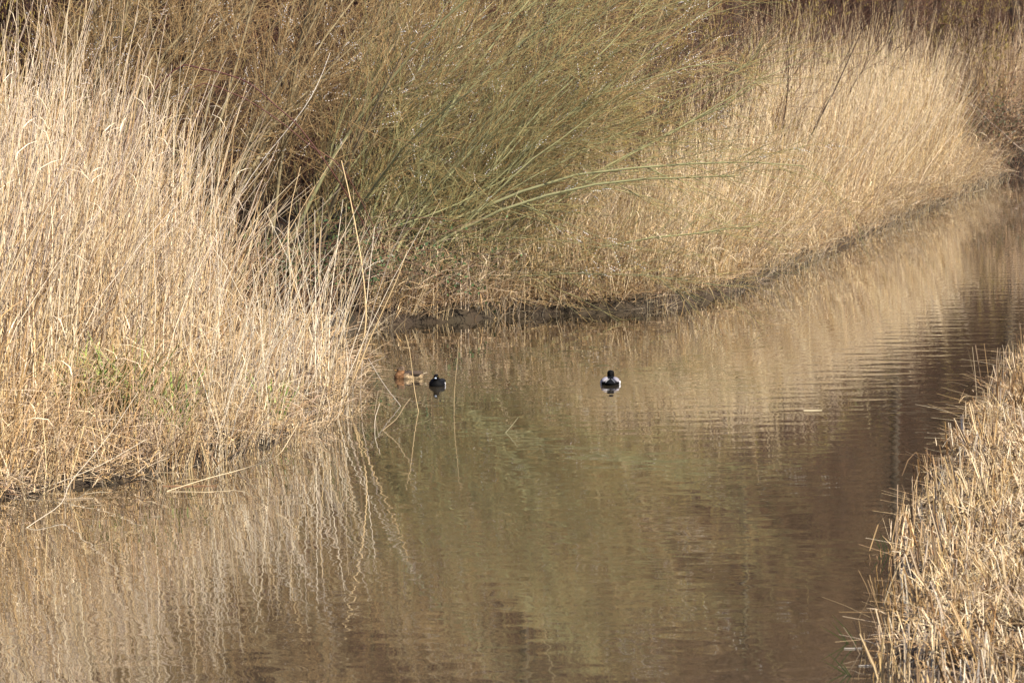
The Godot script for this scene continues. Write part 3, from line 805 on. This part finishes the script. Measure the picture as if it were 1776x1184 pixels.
func build_small_plants() -> void:
	bramble("bramble_bush", Vector3(14.2, ground_at(14.2, -102.9), -102.9), Vector3(2.4, 3.0, 1.8), 170, 24, "dark tangled bramble on the bank at the channel bend, right edge", 3001, 0.12)
	bramble("bramble_bush", Vector3(17.4, ground_at(17.4, -105.2), -105.2), Vector3(2.8, 2.6, 1.6), 120, 20, "brown bramble on the bank at the right edge past the fallen limb", 3002, 0.1)
	bramble("bramble_bush", Vector3(-2.0, ground_at(-2.0, -61.1), -61.1), Vector3(1.9, 1.3, 1.0), 90, 24, "dark leafy bramble in shade under the willow by the water", 3003, 0.45)
	bramble("bramble_bush", Vector3(-3.8, ground_at(-3.8, -59.8), -59.8), Vector3(1.6, 1.9, 1.4), 110, 24, "shaded bramble between the near reed bed and the willow", 3004, 0.3)
	stem("pale fallen limb slanting down the bramble bank by the channel bend", [[13.6, 2.15, -102.6], [13.77, 2.00, -102.4], [14.09, 1.63, -102.1], [14.49, 1.29, -101.9], [14.75, 1.02, -101.8], [15.3, 0.6, -102.0], [15.9, 0.1, -102.6]], 0.02, 0.01, Color(0.26, 0.2, 0.15), [], "fallen_limb", "branch")
	# green sedge tufts among the near fringe
	var r := RandomNumberGenerator.new()
	r.seed = 909
	var sed := [[-5.5, -44.3, 1.25, "green sedge tuft furthest left in the near fringe"], [-5.05, -44.6, 1.35, "green sedge tuft between two others in the near fringe"], [-4.7, -44.3, 1.3, "largest bright green sedge tuft in the near fringe"], [-4.35, -43.9, 1.1, "small yellow-green sedge tuft beside the largest one"], [-3.2, -46.0, 0.8, "green sedge tuft low at the right of the near bed"]]
	for s in sed:
		var root := thing("sedge_tuft", Vector3(s[0], ground_at(s[0], s[1]) + 0.02, s[1]), s[3], "sedge", "green sedge tufts in the near reeds")
		for k in 34:
			var g := Geo.new()
			var a := r.randf() * TAU
			var d := Vector3(cos(a) * 0.35, 1.0, sin(a) * 0.35)
			var b := Vector3(r.randfn(0, 0.09), -0.03, r.randfn(0, 0.07))
			var l: float = r.randf_range(0.7, 1.25) * s[2]
			var p := bend_path(b, d, l, Vector3(cos(a) * 0.4, -0.4, sin(a) * 0.4), 4, 0.03, r)
			g.ribbon(p, PackedFloat32Array([0.009, 0.015, 0.015, 0.01, 0.001]), Vector3(-sin(a), 0.2, cos(a)), Color(0.14, 0.25, 0.05).lerp(Color(0.30, 0.32, 0.09), r.randf()))
			part("blade", g.mesh(), M.leaf, root)
	# shoots at the foot of the right bank
	var sh := [[3.15, -31.4, "lone green shoot angled out of the water left of the stubble"], [3.0, -29.9, "green shoot lying over the water at the lower stubble edge"], [3.95, -36.2, "thin green blades in the water beside the stubble"]]
	for s in sh:
		var root := thing("green_shoot", Vector3(s[0], -0.05, s[1]), s[2], "shoot", "green shoots at the stubble's edge")
		for k in 3:
			var g := Geo.new()
			var p := bend_path(Vector3(r.randfn(0, 0.04), 0, r.randfn(0, 0.05)), Vector3(-0.5 + r.randfn(0, 0.25), 0.9, r.randfn(0, 0.2)), r.randf_range(0.2, 0.42), Vector3(-0.2, 0, 0), 3, 0.05, r)
			g.ribbon(p, PackedFloat32Array([0.006, 0.008, 0.006, 0.001]), Vector3(0.5, 0.3, 0.5), Color(0.26, 0.30, 0.09))
			part("blade", g.mesh(), M.leaf, root)
	# straws floating on the water
	var fl := [[4.22, -48.08, 0.26, 0.0, Color(0.66, 0.56, 0.34), "bright straw floating in open water right of the ducks"], [3.12, -31.09, 0.17, 0.03, Color(0.3, 0.27, 0.22), "pale straw floating near the stubble, upper of two"], [3.17, -30.31, 0.16, 0.02, Color(0.3, 0.27, 0.22), "pale straw floating near the stubble, lower of two"], [-3.86, -41.0, 0.65, 0.0, Color(0.3, 0.17, 0.09), "brown straw floating at the foot of the near reed bed"], [-5.1, -40.0, 0.4, 0.1, Color(0.4, 0.31, 0.2), "tan straw floating at the lower left reed edge"]]
	for s in fl:
		var g := Geo.new()
		var h: float = s[2] * 0.5
		g.tube(PackedVector3Array([Vector3(-h, 0, 0), Vector3(-h * 0.3, 0.002, 0.01), Vector3(h * 0.4, 0.001, -0.005), Vector3(h, 0.003, 0)]), 0.006, 0.004, 6, s[4], s[4])
		var o := single("floating_straw", g.mesh(), M.reed, s[5], "straw", "straws floating on the water", Vector3(s[0], 0.004, s[1]))
		o.rotation.y = s[3]

# ------------------------------------------------------------------ ducks
func field(p: Vector3, prims: Array) -> float:
	var d := 10.0
	for q in prims:
		var a: Vector3 = q[0]
		var b: Vector3 = q[1]
		var s: Vector3 = q[4]
		var pp := (p - a) / s
		var ab := (b - a) / s
		var t := clampf(pp.dot(ab) / maxf(ab.length_squared(), 1e-9), 0.0, 1.0)
		var e: float = (pp - ab * t).length() - lerpf(q[2], q[3], t)
		var k := 0.025
		var h := clampf(0.5 + 0.5 * (d - e) / k, 0.0, 1.0)
		d = lerpf(d, e, h) - k * h * (1.0 - h)
	return d

func nets(prims: Array, lo: Vector3, hi: Vector3, cell: float, paint: Callable) -> ArrayMesh:
	var n := Vector3i(((hi - lo) / cell).ceil())
	var f := PackedFloat32Array()
	var nx := n.x + 1
	var ny := n.y + 1
	for z in n.z + 1:
		for y in ny:
			for x in nx:
				f.append(field(lo + Vector3(x, y, z) * cell, prims))
	var g := Geo.new()
	var id := {}
	for z in n.z:
		for y in n.y:
			for x in n.x:
				var s := Vector3.ZERO
				var cnt := 0
				var base := (z * ny + y) * nx + x
				for e in [[0, 0, 0, 1, 0, 0], [0, 1, 0, 1, 1, 0], [0, 0, 1, 1, 0, 1], [0, 1, 1, 1, 1, 1], [0, 0, 0, 0, 1, 0], [1, 0, 0, 1, 1, 0], [0, 0, 1, 0, 1, 1], [1, 0, 1, 1, 1, 1], [0, 0, 0, 0, 0, 1], [1, 0, 0, 1, 0, 1], [0, 1, 0, 0, 1, 1], [1, 1, 0, 1, 1, 1]]:
					var a := f[base + (e[2] * ny + e[1]) * nx + e[0]]
					var b := f[base + (e[5] * ny + e[4]) * nx + e[3]]
					if (a < 0.0) != (b < 0.0):
						s += Vector3(e[0], e[1], e[2]).lerp(Vector3(e[3], e[4], e[5]), a / (a - b))
						cnt += 1
				if cnt:
					var p := lo + (Vector3(x, y, z) + s / cnt) * cell
					id[base] = g.v.size()
					g.v.append(p)
					var w := 0.004
					var nn := Vector3(field(p + Vector3(w, 0, 0), prims) - field(p - Vector3(w, 0, 0), prims), field(p + Vector3(0, w, 0), prims) - field(p - Vector3(0, w, 0), prims), field(p + Vector3(0, 0, w), prims) - field(p - Vector3(0, 0, w), prims)).normalized()
					g.n.append(nn)
					g.c.append(paint.call(p))
	var st := [1, nx, nx * ny]
	for z in range(1, n.z):
		for y in range(1, n.y):
			for x in range(1, n.x):
				var base := (z * ny + y) * nx + x
				for ax in 3:
					var a := f[base]
					var b := f[base + st[ax]]
					if (a < 0.0) == (b < 0.0): continue
					var u: int = st[(ax + 1) % 3]
					var w: int = st[(ax + 2) % 3]
					if not (id.has(base) and id.has(base - u) and id.has(base - w) and id.has(base - u - w)): continue
					var q := [id[base], id[base - u], id[base - u - w], id[base - w]]
					if a < 0.0: g.ix.append_array(PackedInt32Array([q[0], q[2], q[1], q[0], q[3], q[2]]))
					else: g.ix.append_array(PackedInt32Array([q[0], q[1], q[2], q[0], q[2], q[3]]))
	return g.mesh()

func ellipsoid(parent: Node, called: String, at: Vector3, size: Vector3, turn: Vector3, col: Color, mat: Material) -> void:
	var g := Geo.new()
	for j in 9:
		for i in 13:
			var a := PI * j / 8.0
			var b := TAU * i / 12.0
			var q := Vector3(cos(a), sin(a) * cos(b), sin(a) * sin(b))
			g.v.append(q * size)
			g.n.append((q / size).normalized())
			g.c.append(col)
	for j in 8:
		for i in 12:
			var a := j * 13 + i
			g.ix.append_array(PackedInt32Array([a, a + 1, a + 13, a + 1, a + 14, a + 13]))
	var o := part(called, g.mesh(), mat, parent)
	o.position = at
	o.rotation = turn

func tufted(at: Vector3, turn: float, size: float, label: String, back: Color) -> void:
	var root := thing("tufted_duck", at, label, "duck", "black and white ducks on the water")
	root.rotation.y = turn
	root.scale = Vector3(1.0, 0.95, 1.05 if size < 1.1 else 1.2) * size
	var one := Vector3(1, 0.85, 1.18)
	var prims := [
		[Vector3(0.085, 0.012, 0), Vector3(0.0, 0.022, 0), 0.086, 0.09, one],
		[Vector3(0.0, 0.022, 0), Vector3(-0.13, 0.022, 0), 0.092, 0.055, one],
		[Vector3(-0.13, 0.028, 0), Vector3(-0.205, 0.03, 0), 0.04, 0.014, Vector3(1, 0.5, 1.6)],
		[Vector3(0.105, 0.04, 0), Vector3(0.118, 0.105, 0), 0.052, 0.036, Vector3.ONE],
		[Vector3(0.112, 0.142, 0), Vector3(0.138, 0.14, 0), 0.04, 0.034, Vector3.ONE],
		[Vector3(0.085, 0.155, 0), Vector3(0.06, 0.115, 0), 0.016, 0.008, Vector3.ONE]]
	var black := Color(0.006, 0.0055, 0.006)
	var white := Color(0.46, 0.46, 0.46)
	var mesh := nets(prims, Vector3(-0.24, -0.08, -0.14), Vector3(0.2, 0.21, 0.14), 0.008, func(p):
		if p.x > 0.035: return black
		if p.y > 0.085: return black
		if p.x < -0.1 + 0.55 * absf(p.z): return black
		if absf(p.z) > 0.055 and p.y < 0.05: return white
		return black)
	part("body", mesh, M.feather, root)
	for s in [-1.0, 1.0]:
		ellipsoid(root, "wing", Vector3(-0.05, 0.066, 0.062 * s), Vector3(0.12, 0.03, 0.042), Vector3(0.55 * s, 0.14 * s, 0.08), back, M.feather)
		ellipsoid(root, "eye", Vector3(0.142, 0.15, 0.031 * s), Vector3(0.005, 0.005, 0.003), Vector3.ZERO, Color(0.75, 0.5, 0.04), M.feather)
		var tg := Geo.new()
		tg.tube(PackedVector3Array([Vector3(-0.10, 0.082, 0.012 * s), Vector3(-0.16, 0.066, 0.034 * s), Vector3(-0.2, 0.044, 0.052 * s)]), 0.003, 0.002, 4, white, white)
		part("feather_edge", tg.mesh(), M.feather, root)
	ellipsoid(root, "bill", Vector3(0.185, 0.13, 0), Vector3(0.028, 0.008, 0.0145), Vector3(0, 0, -0.25), Color(0.42, 0.48, 0.55), M.feather)
	ellipsoid(root, "bill_tip", Vector3(0.21, 0.1235, 0), Vector3(0.007, 0.006, 0.01), Vector3(0, 0, -0.25), black, M.feather)

func mallard(at: Vector3, turn: float) -> void:
	var root := thing("mallard_hen", at, "brown mottled duck resting on the water with its head drawn in", "duck")
	root.rotation.y = turn
	var one := Vector3(1, 0.85, 1.1)
	var prims := [
		[Vector3(0.14, 0.02, 0), Vector3(0.0, 0.028, 0), 0.085, 0.098, one],
		[Vector3(0.0, 0.028, 0), Vector3(-0.16, 0.035, 0), 0.098, 0.06, one],
		[Vector3(-0.16, 0.045, 0), Vector3(-0.235, 0.068, 0), 0.045, 0.018, Vector3(1, 0.5, 1.5)],
		[Vector3(0.13, 0.06, 0), Vector3(0.115, 0.11, 0), 0.062, 0.046, Vector3.ONE],
		[Vector3(0.10, 0.142, 0), Vector3(0.145, 0.128, 0), 0.043, 0.036, Vector3.ONE]]
	var sp := FastNoiseLite.new()
	sp.frequency = 28.0
	sp.seed = 3
	var mesh := nets(prims, Vector3(-0.27, -0.08, -0.14), Vector3(0.25, 0.21, 0.14), 0.008, func(p):
		var q := sp.get_noise_3d(p.x, p.y * 1.6, p.z)
		var c := Color(0.16, 0.115, 0.07)
		if p.x > 0.06 and p.y < 0.12: c = Color(0.17, 0.09, 0.042)
		if p.y > 0.135: c = Color(0.12, 0.085, 0.055)
		if p.x < 0.05 and p.y < 0.06: c = Color(0.32, 0.24, 0.14)
		if p.y > 0.085 and p.x < 0.06: c = Color(0.055, 0.042, 0.032)
		return c * clampf(1.0 + q * 1.5, 0.35, 1.7))
	part("body", mesh, M.feather, root)
	for s in [-1.0, 1.0]:
		ellipsoid(root, "wing", Vector3(-0.07, 0.078, 0.066 * s), Vector3(0.14, 0.03, 0.034), Vector3(0.5 * s, 0.1 * s, -0.06), Color(0.075, 0.055, 0.042), M.feather)
		ellipsoid(root, "eye", Vector3(0.14, 0.142, 0.033 * s), Vector3(0.005, 0.005, 0.003), Vector3.ZERO, Color(0.01, 0.01, 0.01), M.feather)
		var tg := Geo.new()
		tg.ribbon(PackedVector3Array([Vector3(-0.19, 0.055, 0.02 * s), Vector3(-0.23, 0.072, 0.03 * s), Vector3(-0.275, 0.092, 0.03 * s)]), PackedFloat32Array([0.012, 0.014, 0.004]), Vector3(0, 0.7, 0.6 * s), Color(0.66, 0.55, 0.36))
		part("tail_feather", tg.mesh(), M.feather, root)
	ellipsoid(root, "bill", Vector3(0.195, 0.118, 0), Vector3(0.034, 0.009, 0.015), Vector3(0, 0, -0.12), Color(0.33, 0.19, 0.07), M.feather)

# ------------------------------------------------------------------ materials
func mat(rough: float, spec := 0.3) -> StandardMaterial3D:
	var m := StandardMaterial3D.new()
	m.vertex_color_use_as_albedo = true
	m.roughness = rough
	m.metallic_specular = spec
	m.cull_mode = BaseMaterial3D.CULL_DISABLED
	return m

func build_materials() -> void:
	M.reed = mat(0.6, 0.35)
	M.bark = mat(0.75, 0.25)
	M.leaf = mat(0.5, 0.4)
	M.leaf.backlight = Color(0.3, 0.35, 0.15)
	M.catkin = mat(0.9, 0.2)
	M.soil = mat(0.95, 0.2)
	M.feather = mat(0.7, 0.2)
	var w := StandardMaterial3D.new()
	w.albedo_color = Color(0.056, 0.043, 0.024).linear_to_srgb()
	w.roughness = 0.02
	w.metallic_specular = 1.0
	w.clearcoat_enabled = true
	w.clearcoat = 1.0
	w.clearcoat_roughness = 0.02
	M.water = w

func _ready() -> void:
	# camera
	var cam := Camera3D.new()
	cam.name = "camera"
	add_child(cam)
	cam.position = Vector3(0, 6.2, 0)
	cam.rotation.x = -atan(652.0 / 6000.0)
	cam.fov = rad_to_deg(2.0 * atan(592.0 / 6000.0))
	cam.near = 0.5
	cam.far = 600.0
	cam.current = true
	var lens := CameraAttributesPhysical.new()
	lens.frustum_focal_length = 24.0 * 6000.0 / 1184.0
	lens.frustum_focus_distance = 49.0
	lens.frustum_near = 0.5
	lens.frustum_far = 600.0
	lens.exposure_aperture = 4.5
	cam.attributes = lens
	# sky, exposure
	var env := Environment.new()
	env.background_mode = Environment.BG_SKY
	var sky := ProceduralSkyMaterial.new()
	sky.sky_top_color = Color(0.30, 0.45, 0.72)
	sky.sky_horizon_color = Color(0.76, 0.80, 0.84)
	sky.ground_horizon_color = Color(0.42, 0.38, 0.32)
	sky.ground_bottom_color = Color(0.25, 0.22, 0.17)
	env.sky = Sky.new()
	env.sky.sky_material = sky
	env.background_energy_multiplier = 0.8
	env.tonemap_mode = Environment.TONE_MAPPER_LINEAR
	env.tonemap_exposure = 2.05
	env.sdfgi_enabled = true
	env.ssao_enabled = true
	env.ssil_enabled = true
	var we := WorldEnvironment.new()
	we.name = "environment"
	we.environment = env
	add_child(we)
	# sun, from behind the camera and to the right
	var sun := DirectionalLight3D.new()
	sun.name = "sun"
	add_child(sun)
	sun.look_at_from_position(SUN_FROM * 50.0, Vector3.ZERO, Vector3.UP)
	sun.light_energy = 1.6
	sun.light_color = Color(1.0, 0.955, 0.89)
	sun.light_angular_distance = 0.5
	sun.shadow_enabled = true
	# setting
	lump.seed = 9
	lump.frequency = 0.05
	far_land = far_shore.duplicate()
	far_land.append_array(PackedVector2Array([Vector2(70, -300), Vector2(-140, -300), Vector2(-140, 15)]))
	near_land = near_shore.duplicate()
	near_land.append_array(PackedVector2Array([Vector2(140, -96), Vector2(140, 15)]))
	build_materials()
	build_ground()
	build_water()
	print("water done ", Time.get_ticks_msec())
	build_reeds()
	print("reeds done ", Time.get_ticks_msec())
	build_stubble()
	build_shrubs()
	print("shrubs done ", Time.get_ticks_msec())
	build_woods()
	print("woods done ", Time.get_ticks_msec())
	build_single_reeds()
	build_small_plants()
	mallard(Vector3(-1.56, 0.0, -51.9), PI - 0.15)
	tufted(Vector3(-1.11, 0.0, -51.03), -PI / 2 - 0.12, 1.05, "black duck facing the camera beside the brown duck", Color(0.012, 0.012, 0.012))
	tufted(Vector3(1.47, 0.0, -51.21), PI / 2 - 0.05, 1.12, "black duck with grey wings and white flanks swimming away", Color(0.24, 0.23, 0.24))
	print("all done ", Time.get_ticks_msec())
